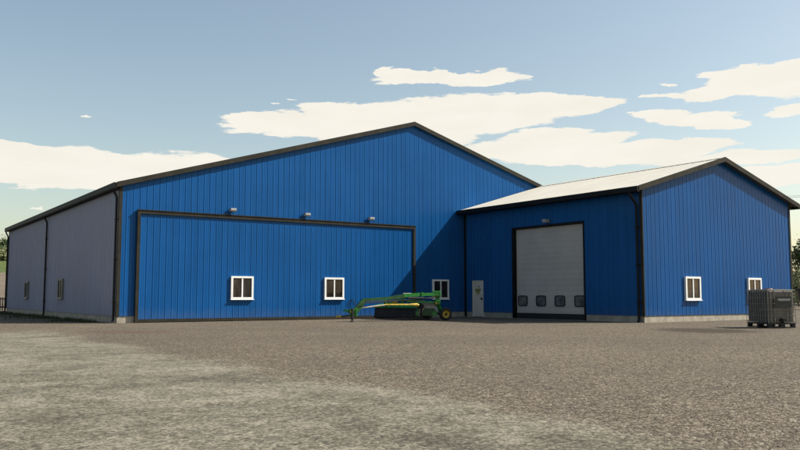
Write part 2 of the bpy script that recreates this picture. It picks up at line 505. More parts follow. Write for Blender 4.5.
for x, s in ((-E1, -1), (XM + E1, 1)):
    mb = MB()
    xo = x + s * .13
    mb.prism([(x, -O1 + .02, ZE1 - .02), (xo, -O1 + .02, ZE1 - .01), (xo, -O1 + .02, ZE1 - .24), (xo - s * .03, -O1 + .02, ZE1 - .29), (x, -O1 + .02, ZE1 - .29)], (0, L + 2 * O1 - .04, 0))
    mb.build('gutter', M['black_trim'], shed)
    mb = MB(); mb.box((min(x, x - s * E1) + .001, 0, ZE1 - .285), (max(x, x - s * E1) - .001, L, ZE1 - .25))
    mb.build('eave_soffit', M['black_trim'], shed)
for y in (.10, 15.35, L - .12):
    mb = MB()
    mb.tube([(-E1 - .06, y, ZE1 - .27), (-E1 - .06, y, ZE1 - .36), (-E1 - .02, y, ZE1 - .45), (-.14, y, ZE1 - .56), (-.105, y, ZE1 - .66), (-.105, y, ZE1 - .8), (-.105, y, .12), (-.17, y, .05)], .052, 8)
    for z in (.9, 2.8, 4.6):
        mb.box((-.165, y - .075, z), (-.02, y + .075, z + .05))
    mb.build('downspout', M['black_trim'], shed)
for x, y in ((0, 0), (XM, 0), (0, L), (XM, L)):
    mb = MB(); sx = -1 if x == 0 else 1; sy = -1 if y == 0 else 1
    mb.box((min(x + sx * .036, x - sx * .11), min(y + sy * .036, y - sy * .036 * 0 + sy * .001), M0 - .02), (max(x + sx * .036, x - sx * .11), max(y + sy * .036, y + sy * .001), top1(0)))
    mb.box((min(x + sx * .036, x + sx * .001), min(y + sy * .0005, y - sy * .11), M0 - .02), (max(x + sx * .036, x + sx * .001), max(y + sy * .0005, y - sy * .11), top1(0)))
    mb.build('corner_trim', M['trim'], shed)
# sliding door: ribbed leaf standing proud of the wall inside a dark steel surround
d1, d2, Hd = .772, 16.177, 5.07
mb = MB()
ops_d = [(x - d1 - .15 - WW / 2 + .04, x - d1 - .15 + WW / 2 - .04, w1z - WH / 2 + .04, w1z + WH / 2 - .04) for x in win_x[:2]]
corrugated(mb, (d1 + .15, -.09, 0), (1, 0, 0), (0, -1, 0), d2 - d1 - .30, lambda t: Hd - .14, .14, ops_d)
door = mb.build('sliding_door', M['blue'], shed)
mb = MB()
mb.box((d1, -.17, Hd - .15), (d2, -.037, Hd))
mb.box((d1 - .02, -.20, Hd), (d2 + .02, -.037, Hd + .035))
mb.box((d1, -.168, .02), (d1 + .14, -.037, Hd - .15)); mb.box((d2 - .14, -.168, .02), (d2, -.037, Hd - .15))
mb.box((d1 + .14, -.15, .03), (d2 - .14, -.05, .16))
mb.build('door_frame', M['trim'], door)
win = window_proto(shed, (win_x[0] - XP, -.125 - L / 2, w1z), 0)
copy_part(win, shed, (win_x[1] - XP, -.125 - L / 2, w2z))
copy_part(win, shed, (win_x[2] - XP, -.035 - L / 2, 1.58))
win_b = window_proto(shed, (-.035 - XP, 21.42 - L / 2, 1.6), -PI / 2, 'beige_frame')
copy_part(win_b, shed, (-.035 - XP, 11.2 - L / 2, 1.6), -PI / 2)
lamp = lamp_proto(shed, (5.30 - XP, -.035 - L / 2, 5.34), 0)
for x in (9.33, 13.21):
    copy_part(lamp, shed, (x - XP, -.035 - L / 2, 5.34))

# ================================================================ ANNEXE
ann = thing('workshop_annexe', 'lower blue metal workshop with cream roof joined to the big shed', 'workshop', (XC, -D / 2, 0))
mb = MB()
aw = [(23.29, 1.565), (28.37, 1.565)]
corrugated(mb, (XJ, -D, 0), (1, 0, 0), (0, -1, 0), XR - XJ, lambda t: top2(XJ + t), M0,
           [(x - XJ - WW / 2 + .04, x - XJ + WW / 2 - .04, z - WH / 2 + .04, z + WH / 2 - .04) for x, z in aw], XC - XJ)
mb.build('gable_wall', M['blue'], ann)
# left wall: from the shed (y=0) forward; openings along t = -y
RY0, RY1, RZ1 = 4.20, 9.24, 4.79
MY0, MY1, MZ0, MZ1 = .72, 1.66, .02, 2.08
mb = MB()
corrugated(mb, (XJ, -.04, 0), (0, -1, 0), (-1, 0, 0), D - .04, lambda t: ZE2 + SL2 * E2 - TH - .04, M0,
           [(RY0 - .04, RY1 - .04, 0, RZ1), (MY0 - .04, MY1 - .04, 0, MZ1)])
mb.build('side_wall', M['blue'], ann)
mb = MB()
corrugated(mb, (XR, -D, 0), (0, 1, 0), (1, 0, 0), D - .04, lambda t: ZE2 + SL2 * E2 - TH - .04, M0)
mb.build('side_wall', M['blue'], ann)
mb = MB()
mb.box((XJ + .03, -RY0, -.3), (XJ + .28, -.05, .015)); mb.box((XJ + .03, -MY0, .0149), (XJ + .28, -.05, M0 + .01)); mb.box((XJ + .03, -RY0, .0149), (XJ + .28, -MY1, M0 + .01)); mb.box((XJ + .035, -RY1, -.3), (XJ + .28, -RY0, .012))
mb.box((XJ + .03, -D + .28, -.3), (XJ + .28, -RY1, M0 + .01)); mb.box((XJ + .03, -D + .03, -.3), (XR - .03, -D + .28, M0 + .01))
mb.box((XR - .28, -D + .28, -.3), (XR - .03, -.05, M0 + .01))
mb.build('plinth', M['concrete'], ann)
for s in (-1, 1):
    mb = MB(); xe = XC + s * (XC - XJ + E2)
    roof_slab(mb, xe, ZE2 - .012, XC, ZP2 - .012, -D - O2 + .03, -.05, s)
    mb.build('roof', M['roof'], ann)
mb = MB(); mb.prism([(XC - .25, -D - O2 + .04, ZP2 - .06), (XC, -D - O2 + .04, ZP2 + .028), (XC + .25, -D - O2 + .04, ZP2 - .06), (XC, -D - O2 + .04, ZP2 - .03)], (0, D + O2 - .1, 0))
mb.build('ridge_cap', M['roof'], ann)
mb = MB(); yy = -D - O2
for s in (-1, 1):
    xe = XC + s * (XC - XJ + E2 + .02); ze = ZE2 - SL2 * .02
    mb.prism([(XC, yy, ZP2 + .02), (xe, yy, ze + .02), (xe, yy, ze + .02 - FB), (XC, yy, ZP2 + .02 - FB)], (0, .032, 0))
mb.build('bargeboard', M['trim'], ann)
mb = MB()
for s in (-1, 1):
    xe = XC + s * (XC - XJ + E2)
    mb.quad((XC, yy + .033, ZP2 - .15), (xe, yy + .033, ZE2 - .15), (xe, -D - .001, ZE2 - .15), (XC, -D - .001, ZP2 - .15))
mb.build('soffit', M['soffit'], ann)
for x, s in ((XJ - E2, -1), (XR + E2, 1)):
    mb = MB(); xo = x + s * .12
    mb.prism([(x, yy + .02, ZE2 - .02), (xo, yy + .02, ZE2 - .01), (xo, yy + .02, ZE2 - .22), (xo - s * .03, yy + .02, ZE2 - .26), (x, yy + .02, ZE2 - .26)], (0, D + O2 - .06, 0))
    mb.build('gutter', M['black_trim'], ann)
    mb = MB(); x2 = x - s * E2
    mb.box((min(x, x2) + .002, -D, ZE2 - .22), (max(x, x2) - .002, -.06, ZE2 - .18))
    mb.build('eave_soffit', M['black_trim'], ann)
for y, x in ((-D + .22, XJ),):
    mb = MB()
    mb.tube([(XJ - E2 - .05, y, ZE2 - .14), (XJ - E2 - .05, y, ZE2 - .3), (XJ - E2 + .04, y, ZE2 - .42), (XJ - .18, y, ZE2 - .72), (XJ - .115, y, ZE2 - .82), (XJ - .115, y, ZE2 - 1.0), (XJ - .115, y, .1), (XJ - .18, y, .04)], .06, 8)
    for z in (.9, 2.6, 4.3):
        mb.box((XJ - .18, y - .085, z), (XJ - .02, y + .085, z + .05))
    mb.build('downspout', M['black_trim'], ann)
mb = MB()
mb.box((XJ - .036, -D - .036, M0 - .02), (XJ + .03, -D - .001, top2(XJ))); mb.box((XJ - .036, -D - .0005, M0 - .02), (XJ - .001, -D + .12, top2(XJ)))
mb.build('corner_trim', M['trim'], ann)
mb = MB()
mb.box((XR - .11, -D - .036, M0 - .02), (XR + .036, -D - .001, top2(XR))); mb.box((XR + .001, -D - .0005, M0 - .02), (XR + .036, -D + .12, top2(XR)))
mb.build('corner_trim', M['trim'], ann)
mb = MB(); mb.box((XJ - .06, -.16, .05), (XJ - .001, -.04, ZE2 - .25)); mb.build('corner_trim', M['black_trim'], ann)
# sectional door, recessed
dx = XJ + .16
mb = MB()
z = .30; n_sec = 16; hsec = (RZ1 - .02 - z) / n_sec
for k in range(n_sec):
    a, b = z + k * hsec, z + (k + 1) * hsec
    for (xa, za), (xb, zb) in zip(((dx + .006, a), (dx, a + .012), (dx - .006, (a + b) / 2), (dx, b - .012)), ((dx, a + .012), (dx - .006, (a + b) / 2), (dx, b - .012), (dx + .006, b))):
        mb.quad((xa, -RY0 - .06, za), (xa, -RY1 + .05, za), (xb, -RY1 + .05, zb), (xb, -RY0 - .06, zb))
rd = mb.build('sectional_door', M['roller'], ann)
mb = MB(); mb.box((dx - .03, -RY1 + .02, .03), (dx + .03, -RY0 - .02, .298)); mb.build('bottom_seal', M['rubber'], rd)
mb = MB()
mb.box((XJ - .045, -RY0, .02), (XJ + .2, -RY0 + .10, RZ1 + .1)); mb.box((XJ - .045, -RY1 - .07, .02), (XJ + .2, -RY1, RZ1 + .1))
mb.box((XJ - .044, -RY1, RZ1), (XJ + .2, -RY0, RZ1 + .1))
mb.build('door_frame', M['black_trim'], rd)
def rrect(cy, cz, hw, hh, r, n=5):
    pts = []
    for sx, sy, a0 in ((1, 1, 0), (-1, 1, PI / 2), (-1, -1, PI), (1, -1, 3 * PI / 2)):
        for k in range(n + 1):
            a = a0 + PI / 2 * k / n
            pts.append((cy + sx * (hw - r) + r * math.cos(a), cz + sy * (hh - r) + r * math.sin(a)))
    return pts
for cy in (-4.72, -6.09, -7.44, -8.80):
    mb = MB(); P = rrect(cy, .945, .315, .235, .11); Q = rrect(cy, .945, .37, .285, .14)
    mb.prism([(dx - .018, y, q) for y, q in P], (.006, 0, 0))
    pane = mb.build('door_window', M['hazy_pane'], rd)
    mb = MB(); n = len(P)
    for i in range(n):
        j = (i + 1) % n
        mb.quad((dx - .03, *Q[i]), (dx - .03, *Q[j]), (dx - .03, *P[j]), (dx - .03, *P[i]))
        mb.quad((dx - .03, *P[i]), (dx - .03, *P[j]), (dx + .01, *P[j]), (dx + .01, *P[i]))
        mb.quad((dx - .03, *Q[j]), (dx - .03, *Q[i]), (dx + .01, *Q[i]), (dx + .01, *Q[j]))
    mb.build('door_window_frame', M['rubber'], rd)
# man door
mb = MB()
mb.box((XJ - .008, -MY1 + .05, MZ0 + .02), (XJ + .05, -MY0 - .05, MZ1 - .05))
mb.box((XJ - .012, -MY1 + .16, 1.66), (XJ - .0085, -MY0 - .16, 1.675))
md = mb.build('entrance_door', M['door_grey'], ann)
mb = MB()
mb.box((XJ - .04, -MY1, .02), (XJ + .08, -MY1 + .045, MZ1)); mb.box((XJ - .04, -MY0 - .045, .02), (XJ + .08, -MY0, MZ1)); mb.box((XJ - .039, -MY1 + .045, MZ1 - .045), (XJ + .08, -MY0 - .045, MZ1))
mb.build('door_frame', M['door_grey'], md)
mb = MB(); mb.box((XJ - .06, -MY1 + .09, .97), (XJ - .0085, -MY1 + .15, 1.12)); mb.tube([(XJ - .06, -MY1 + .12, 1.06), (XJ - .075, -MY1 + .12, 1.06), (XJ - .075, -MY1 + .24, 1.06)], .014, 6)
mb.build('handle', M['black_trim'], md)
mb = MB(); cy = -1.17
mb.prism([(XJ - .0125, cy + y, zz) for y, zz in ((-.28, 1.62), (.26, 1.60), (.20, 1.46), (.10, 1.42), (.09, 1.24), (.02, 1.24), (.0, 1.40), (-.06, 1.40), (-.07, 1.26), (-.14, 1.26), (-.15, 1.44), (-.25, 1.50))], (.003, 0, 0))
mb.build('emblem', M['olive'], md)
mb = MB(); mb.lathe((XJ - .02, -1.28, 1.74), (1, 0, 0), [(0, .001), (0, .045), (.012, .045)], 12); mb.build('spyhole', M['black_trim'], md)
# windows and lamp
for x, z in aw:
    copy_part(win, ann, (x - XC, -.035 - D + D / 2, z))
copy_part(lamp, ann, (XJ - .035 - XC, -6.88 + D / 2, 5.05), -PI / 2)
# ================================================================ GROUND
def hmap(x, y):
    dx, dy = x - 10, y
    r = math.hypot(dx, dy)
    a = math.degrees(math.atan2(dx, dy))          # 0 = behind the shed, + = right
    def ss(t): t = max(0, min(1, t)); return t * t * (3 - 2 * t)
    w = 1 - .88 * ss((a - 25) / 40) if a >= 0 else 1 - .85 * ss((-a - 2) / 14)
    h = .082 * max(0, min(r, 215) - 53) * w + .01 * max(0, min(r, 600) - 215) * w
    if r > 53: h += 1.0 * min(1, (r - 53) / 80) * (mnoise.noise(Vector((x * .012, y * .012, 3))))
    return max(0, h)
mb = MB()
rings = [0, 10, 20, 30, 40, 47, 53, 57, 62, 68, 75, 83, 92, 102, 112, 124, 137, 150, 165, 182, 200, 225, 260, 310, 380, 480, 620, 850, 1300, 2200]
NA = 144
vs = [(10, 0, 0)]
for r in rings[1:]:
    for k in range(NA):
        a = 2 * PI * k / NA
        x, y = 10 + r * math.sin(a), r * math.cos(a)
        vs.append((x, y, hmap(x, y)))
fs = [(0, 1 + (k + 1) % NA, 1 + k) for k in range(NA)]
for i in range(len(rings) - 2):
    for k in range(NA):
        fs.append((1 + i * NA + k, 1 + i * NA + (k + 1) % NA, 1 + (i + 1) * NA + (k + 1) % NA, 1 + (i + 1) * NA + k))
mb.add(vs, fs, True)
g = mb.build('ground', M['ground']); g['kind'] = 'structure'; g['label'] = 'gravel farm yard with a pale dirt track and rising fields'

# loose stones lying on the gravel near the viewer
mb = MB()
base = bmesh.new(); bmesh.ops.create_icosphere(base, subdivisions=1, radius=1)
bv = [v.co.copy() for v in base.verts]; bf = [[v.index for v in f.verts] for f in base.faces]; base.free()
for k in range(3400):
    d = 5.0 + 16 * random.random() ** 1.7
    px = random.uniform(-30, 830)
    p = at(px, 0, d)
    if p.x < -3.2 + random.gauss(0, .3): continue
    s = random.choice((.007, .009, .010, .012)) * random.uniform(.7, 1.3)
    sc = Vector((random.uniform(.7, 1.3), random.uniform(.7, 1.3), random.uniform(.45, .8))) * s
    rot = Matrix.Rotation(random.uniform(0, 6.3), 3, 'Z')
    vv = []
    for v in bv:
        q = rot @ Vector((v.x * sc.x, v.y * sc.y, v.z * sc.z)) * random.uniform(.82, 1.15)
        vv.append((p.x + q.x, p.y + q.y, q.z + sc.z * .35))
    mb.add(vv, bf, True)
st = mb.build('gravel', M['pebble'])
tag(st, 'small loose brown stones scattered over the near gravel', 'gravel', kind='stuff')

# rough grass along the shaded foot of the shed's long wall
mb = MB()
for k in range(5200):
    y = random.uniform(1.5, 31); x = -.35 - abs(random.gauss(0, 1.0)) * (1 + .5 * mnoise.noise(Vector((y * .4, 0, 0))))
    if mnoise.noise(Vector((x * .8, y * .35, 5))) < -.12: continue
    h = random.uniform(.06, .22); a = random.uniform(0, 6.3); w = .012
    t = Vector((math.cos(a), math.sin(a), 0)); b = Vector((random.gauss(0, .05), random.gauss(0, .05), 0)); p = Vector((x, y, -.01))
    mb.add([p - t * w, p + t * w, p + b + Vector((0, 0, h))], [(0, 1, 2)])
gr = mb.build('grass', M['blade'])
tag(gr, 'rough dark grass along the foot of the long shaded shed wall', 'grass', kind='stuff')

# ================================================================ TRAILED MOWER
FWD, UP = FH, Vector((0, 0, 1))
Q = lambda px, py, d: at(px, hz(py, d), d)
mow = thing('trailed_mower', 'green and yellow trailed disc mower parked before the sliding door', 'mower', at(400, 0, 39.5))
# drawbar arm and elbow
mb = MB()
mb.beam(Q(355.5, 311, 38.0), Q(364.2, 300.6, 38.2), .15, .27, .15, .24)
mb.beam(Q(362.5, 300.0, 38.2), Q(389, 298.2, 38.8), .14, .135)
mb.beam(Q(388.5, 298.3, 38.8), Q(407, 295.4, 39.3), .15, .15, .15, .19)
mb.build('tongue', M['dark_green'], mow)
mb = MB()
mb.beam(Q(403, 295.4, 39.2), Q(421, 294.5, 39.7), .17, .165); mb.beam(Q(421, 294.5, 39.7), Q(440, 294.1, 40.1), .19, .15)
mb.beam(Q(420.5, 294.4, 39.65), Q(422.5, 294.35, 39.7), .21, .20)
tb = mb.build('swing_beam', M['green'], mow)
mb = MB(); mb.tube([Q(403, 293.5, 39.2), Q(411, 293.4, 39.4)], .018, 8); mb.build('hydraulic_fitting', M['mach_grey'], tb)
# hitch block, arm, yoke, jack
mb = MB()
c = Q(354, 312.4, 38)
mb.obox(c, RT, FWD, UP, .17, .16, .19, .03)
mb.beam(Q(343.5, 310.2, 38), Q(352, 310.8, 38), .14, .09)
mb.beam(Q(346.5, 310.2, 38), Q(351, 313.5, 38), .10, .08)
hb = mb.build('hitch_head', M['green'], mow)
mb = MB(); mb.beam(Q(341, 316.2, 38), Q(350.5, 315, 38), .05, .05); mb.build('hitch_bar', M['rubber'], hb)
for px in (337.6, 340.4):
    mb = MB(); mb.obox(Q(px, 316.3, 38), RT, FWD, UP, .048, .06, .055, .015); mb.build('yoke', M['yellow'], mow)
mb = MB(); mb.tube([Q(352.6, 308, 37.83), Q(352.6, 320.4, 37.83)], .05, 10); mb.lathe(at(352.6, 0, 37.83), (0, 0, 1), [(.0, .001), (.0, .11), (.03, .11), (.05, .05)], 14)
mb.build('jack', M['rubber'], mow)
mb = MB(); mb.obox(Q(351, 311.6, 37.8), RT, FWD, UP, .035, .01, .045); mb.build('marker', M['yellow'], mow)
mb = MB()
for dx_, dz in ((0, 0), (.06, .05), (-.07, -.03)):
    a = Q(350, 309, 38) + RT * dx_
    mb.tube([a, a + UP * (.18 + dz) - RT * .06, a + UP * (.38 + dz) - RT * .02, a + UP * (.42 + dz) + RT * .10, a + UP * (.30 + dz) + RT * .19, a + UP * .15 + RT * .20], .014, 6)
mb.build('hydraulic_hose', M['rubber'], mow)
# driveline
mb = MB(); mb.tube([Q(361, 307.8, 38.1), Q(385, 304.9, 38.6)], .035, 10); mb.build('drive_shaft', M['pale_steel'], mow)
mb = MB(); mb.tube([Q(384, 304.9, 38.6), Q(386, 304.7, 38.65), Q(410, 304.6, 39.2), Q(411, 304.6, 39.25), Q(417, 304.8, 39.35), Q(418.5, 305, 39.4)], [.03, .042, .045, .06, .085, .05], 12)
mb.build('shaft_guard', M['yellow'], mow)
# cutter header
N, FA = at(419.5, 0, 40.2), at(375.5, 0, 42.3)
HD = (FA - N).normalized(); HL = (FA - N).length
BK = Vector((-HD.y, HD.x, 0)); BK = BK if BK.dot(FWD) > 0 else -BK
H = lambda s, b, z: Vector((N.x + HD.x * s + BK.x * b, N.y + HD.y * s + BK.y * b, z))
mb = MB()
# draped curtain with folds: front and both ends
npt = 44
for k in range(npt):
    s0, s1 = HL * k / npt, HL * (k + 1) / npt
    f0, f1 = .035 * math.sin(k * 1.9), .035 * math.sin((k + 1) * 1.9)
    mb.quad(H(s0, 0, .66), H(s1, 0, .66), H(s1, -.10 + f1, .12), H(s0, -.10 + f0, .12))
mb.quad(H(0, 0, .66), H(0, .75, .66), H(0, .75, .16), H(0, -.1, .12)); mb.quad(H(HL, 0, .66), H(HL, .75, .66), H(HL, .75, .16), H(HL, -.1, .12))
hd = mb.build('header', M['curtain'], mow)
mb = MB(); mb.beam(H(.05, .38, .14), H(HL - .05, .38, .14), .62, .12); mb.build('cutter_bar', M['rubber'], hd)
mb = MB()
mb.prism([H(-.06, -.13, .60), H(-.06, -.10, .70), H(-.06, .45, .80), H(-.06, .9, .80), H(-.06, .9, .74), H(-.06, .45, .74), H(-.06, -.09, .62)], HD * (HL + .12))
mb.build('top_cover', M['green'], hd)
mb = MB()
mb.beam(H(-.02, .32, .93), H(HL * .55, .25, .99), .14, .11); mb.beam(H(.25, .3, .80), H(.25, .3, .95), .12, .12); mb.beam(H(HL * .5, .3, .79), H(HL * .5, .28, .98), .12, .12)
mb.build('carrier_frame', M['dark_green'], mow)
mb = MB()
cbase = Q(392, 303.6, 39.4)
mb.obox(cbase, RT, FWD, UP, .32, .10, .075, .02); mb.obox(cbase + UP * .1 + RT * .08, RT, FWD, UP, .14, .08, .06, .02)
mb.beam(Q(384.5, 300, 39.0), Q(386, 306.5, 39.4), .10, .12); mb.beam(Q(404, 297, 39.4), Q(401, 304, 39.6), .10, .14)
mb.build('gearbox_bracket', M['green'], mow)
mb = MB()
mb.tube([Q(366, 301.6, 38.15), Q(380, 301.4, 38.5), Q(392, 300.6, 38.8), Q(404, 300.0, 39.1), Q(420, 299.0, 39.5), Q(433, 297.4, 39.9)], .022, 6)
mb.tube([Q(362, 303.5, 38.0), Q(370, 302.9, 38.2), Q(384, 302.4, 38.6), Q(398, 301.0, 38.9)], .02, 6)
mb.tube([Q(408, 297.8, 39.2), Q(424, 298.2, 39.6)], .042, 8); mb.tube([Q(424, 298.2, 39.6), Q(434, 298.4, 39.9)], .022, 8)
mb.build('hydraulic_line', M['rubber'], mow)
mb = MB(); mb.obox(Q(394.5, 302.2, 39.25), RT, FWD, UP, .10, .02, .035, .01); mb.build('marker', M['yellow'], mow)
mb = MB(); mb.tube([Q(409, 315.5, 39.9), Q(413, 318, 39.9), Q(418, 318.6, 39.95)], .045, 8); mb.build('skid_shoe', M['rubber'], mow)
# right end: frame rail, grey shield, conditioner hood, pivot post
mb = MB(); mb.beam(Q(407, 301.4, 39.7), Q(435, 302.3, 40.1), .12, .10); mb.build('frame_rail', M['green'], mow)
mb = MB()
mb.prism([Q(421.5, 303.4, 40.25), Q(436, 303.4, 40.25), Q(438.3, 311.5, 40.25), Q(436.3, 311.5, 40.25), Q(434, 308.2, 40.25), Q(424, 308.2, 40.25)], FWD * .10)
mb.build('end_shield', M['mach_grey'], mow)
mb = MB()
a = [Q(424.5, 308.3, 40.36), Q(434, 308.3, 40.36), Q(437, 314, 40.36), Q(433.5, 315.6, 40.36), Q(421.5, 315.4, 40.36), Q(420.5, 312, 40.36)]
mb.prism(a, FWD * .9); mb.build('conditioner_hood', M['dark_green'], mow)
mb = MB(); mb.prism([Q(431.5, 313.6, 40.1), Q(434, 310.6, 40.1), Q(436.8, 311.5, 40.1), Q(436.8, 315.2, 40.1), Q(431, 315.2, 40.1)], FWD * .2); mb.build('foot_shield', M['green'], mow)
mb = MB()
mb.beam(Q(437, 293, 40.15), Q(437.5, 304.5, 40.15), .20, .20); mb.obox(Q(436.5, 294, 40.1), RT, FWD, UP, .20, .14, .15, .04); mb.obox(Q(437.5, 302.5, 40.1), RT, FWD, UP, .14, .13, .11, .03)
mb.beam(Q(437.5, 303.5, 40.15), Q(440.5, 309.5, 40.3), .12, .14)
pp = mb.build('pivot_post', M['green'], mow)
for px, py in ((434.3, 295.8), (436.3, 303.2)):
    mb = MB(); mb.obox(Q(px, py, 39.93), RT, FWD, UP, .05, .012, .045); mb.build('marker', M['yellow'], pp)
mb = MB(); mb.lathe(Q(421.3, 306.4, 40.1), -FWD, [(-.05, .001), (-.05, .13), (.05, .13), (.07, .10), (.07, .001)], 20); mb.build('drive_pulley', M['rubber'], mow)
mb = MB(); mb.beam(Q(418, 303.5, 39.75), Q(416.5, 316, 39.9), .09, .10); mb.obox(Q(416.8, 313, 39.8), RT, FWD, UP, .07, .06, .12, .02); mb.build('stand', M['dark_green'], mow)
# wheels
def wheel(cpos, ax, r):
    t = MB(); w = .125
    t.lathe(cpos, ax, [(-w * .75, r * .58), (-w, r * .70), (-w, r * .86), (-w * .7, r * .97), (-w * .25, r), (w * .25, r), (w * .7, r * .97), (w, r * .86), (w, r * .70), (w * .75, r * .58)], 36)
    # tread ribs
    u = ax.orthogonal().normalized(); v = ax.cross(u)
    for k in range(22):
        a = 2 * PI * k / 22
        rad = u * math.cos(a) + v * math.sin(a); tan = ax.cross(rad)
        t.obox(cpos + rad * r * .985 + ax * (.045 if k % 2 else -.045), ax, tan, rad, .055, .014, .016)
    o = t.build('wheel', M['tyre'], mow)
    q = MB(); q.lathe(cpos, ax, [(-.09, r * .58), (-.085, r * .50), (-.03, r * .44), (-.02, r * .20), (-.05, r * .17), (-.05, .001)], 28)
    q.lathe(cpos, ax, [(.09, r * .58), (.085, r * .50), (.03, r * .44), (.02, r * .20), (.02, .001)], 28)
    q.build('rim', M['yellow'], o)
    q = MB(); q.lathe(cpos, ax, [(-.051, r * .19), (-.085, r * .15), (-.095, .001)], 16); q.build('hub', M['rubber'], o)
    return o
axw = (FWD * .93 - RT * .36).normalized()
wheel(at(445.2, .312, 40.2), axw, .312)
w2 = at(445.2, .312, 40.2) + axw * 2.3
wheel(w2, axw, .312)
mb = MB(); mb.tube([at(445.2, .312, 40.2) + axw * .1, w2 - axw * .1], .05, 10)
mb.beam(at(445.2, .33, 40.2) + axw * .25, Q(438, 308, 40.45), .10, .12); mb.beam(w2 - axw * .25 + UP * .02, H(HL * .6, .85, .7), .10, .12)
mb.build('axle', M['dark_green'], mow)

# ================================================================ CAGED TANK
ang = math.radians(8)
tk_c = at(768.5, 0, 30.9)
AX = (RT * math.cos(ang) + FH * math.sin(ang)).normalized()     # along the right-hand face
AY = (RT * -math.sin(ang) + FH * math.cos(ang)).normalized()    # along the left-hand face, going away
A2, B2 = .55, .70
tank = thing('caged_tank', 'dark square liquid tank in a metal cage on a pallet by the gable', 'tank', tk_c)
T = lambda a, b, z: tk_c + AX * a + AY * b + UP * z
mb = MB(); mb.obox(T(0, 0, .82), AX, AY, UP, A2 - .035, B2 - .035, .60, .07); mb.build('container', M['tank'], tank)
mb = MB()
mb.obox(T(0, 0, .175), AX, AY, UP, A2, B2, .025)
for b in (-1, 0, 1): mb.obox(T(0, b * (B2 - .05), .035), AX, AY, UP, A2, .05, .02)
pl = mb.build('pallet', M['plate'], tank)
for a in (-1, 0, 1):
    for b in (-1, 0, 1):
        mb = MB(); mb.obox(T(a * (A2 - .08), b * (B2 - .07), .10), AX, AY, UP, .075, .065, .055, .01); mb.build('foot', M['rubber'], pl)
mb = MB(); R_ = .0115
zs = [.24, .47, .69, .91, 1.13, 1.42]
for z in zs:
    cs = [T(-A2, -B2, z), T(A2, -B2, z), T(A2, B2, z), T(-A2, B2, z)]
    for i in range(4): mb.tube([cs[i], cs[(i + 1) % 4]], R_ if z < 1.4 else R_ * 1.4, 6)
for k in (0, .9, 1.9, 5.6, 6.6, 7.2, 8):
    a = -A2 + 2 * A2 * k / 8
    for b in (-1, 1): mb.tube([T(a, b * (B2 + .014), .2), T(a, b * (B2 + .014), 1.43)], R_ * .9, 6)
for k in range(1, 9):
    b = -B2 + 2 * B2 * k / 9
    for a in (-1, 1): mb.tube([T(a * (A2 + .014), b, .2), T(a * (A2 + .014), b, 1.43)], R_ * .9, 6)
for a in (-.2, .2): mb.tube([T(a, -B2, 1.44), T(a, B2, 1.44)], .018, 6)
mb.build('cage', M['galv'], tank)
mb = MB(); mb.obox(T(.06, -B2 - .034, .98), AX, AY, UP, .33, .006, .20); pt = mb.build('sign_plate', M['plate'], tank)
mb = MB()
for k in range(9):
    wk = .026 + .01 * ((k * 7) % 3)
    mb.obox(T(-.14 + k * .056, -B2 - .0425, 1.07), AX, AY, UP, wk * .85, .0015, .028)
mb.obox(T(.08, -B2 - .0425, 1.02), AX, AY, UP, .22, .0014, .006)
mb.build('print_strip', M['plate_light'], pt)
mb = MB(); mb.lathe(T(-.05, 0, 1.42), UP, [(0, .001), (0, .15), (.05, .15), (.07, .13), (.07, .001)], 24); mb.build('lid', M['lid'], tank)
mb = MB(); mb.tube([T(.02, -B2 + .05, .30), T(.02, -B2 - .10, .28)], [.085, .07], 14); mb.tube([T(.02, -B2 - .06, .28), T(.02, -B2 - .10, .20)], .05, 12); mb.beam(T(-.10, -B2 - .09, .37), T(.12, -B2 - .09, .37), .03, .03)
mb.obox(T(.02, -B2 - .07, .33), AX, AY, UP, .08, .05, .06, .015)
mb.build('outlet_valve', M['rubber'], tank)

# ================================================================ FENCE (behind the shed's far left corner)
fen = thing('picket_fence', 'dark wooden picket fence beyond the far end of the long shed wall', 'fence', (-8, 34, 0))
mb = MB()
x = 1.6; k = 0
while x > -17:
    h = 1.08 + random.uniform(-.02, .02)
    mb.prism([(x - .045, 34.0, .08), (x + .045, 34.0, .08), (x + .045, 34.0, h), (x, 34.0, h + .05), (x - .045, 34.0, h)], (0, .025, 0))
    x -= .175
mb.build('picket_panel', M['fence_wood'], fen)
mb = MB(); mb.box((-17, 34.026, .28), (1.7, 34.07, .38)); mb.box((-17, 34.026, .92), (1.7, 34.07, 1.03)); mb.build('rail', M['fence_wood'], fen)
for k in range(7):
    x = 1.65 - k * 2.6
    mb = MB(); mb.box((x - .06, 34.072, -.2), (x + .06, 34.19, 1.22), .012); mb.build('post', M['fence_wood'], fen)

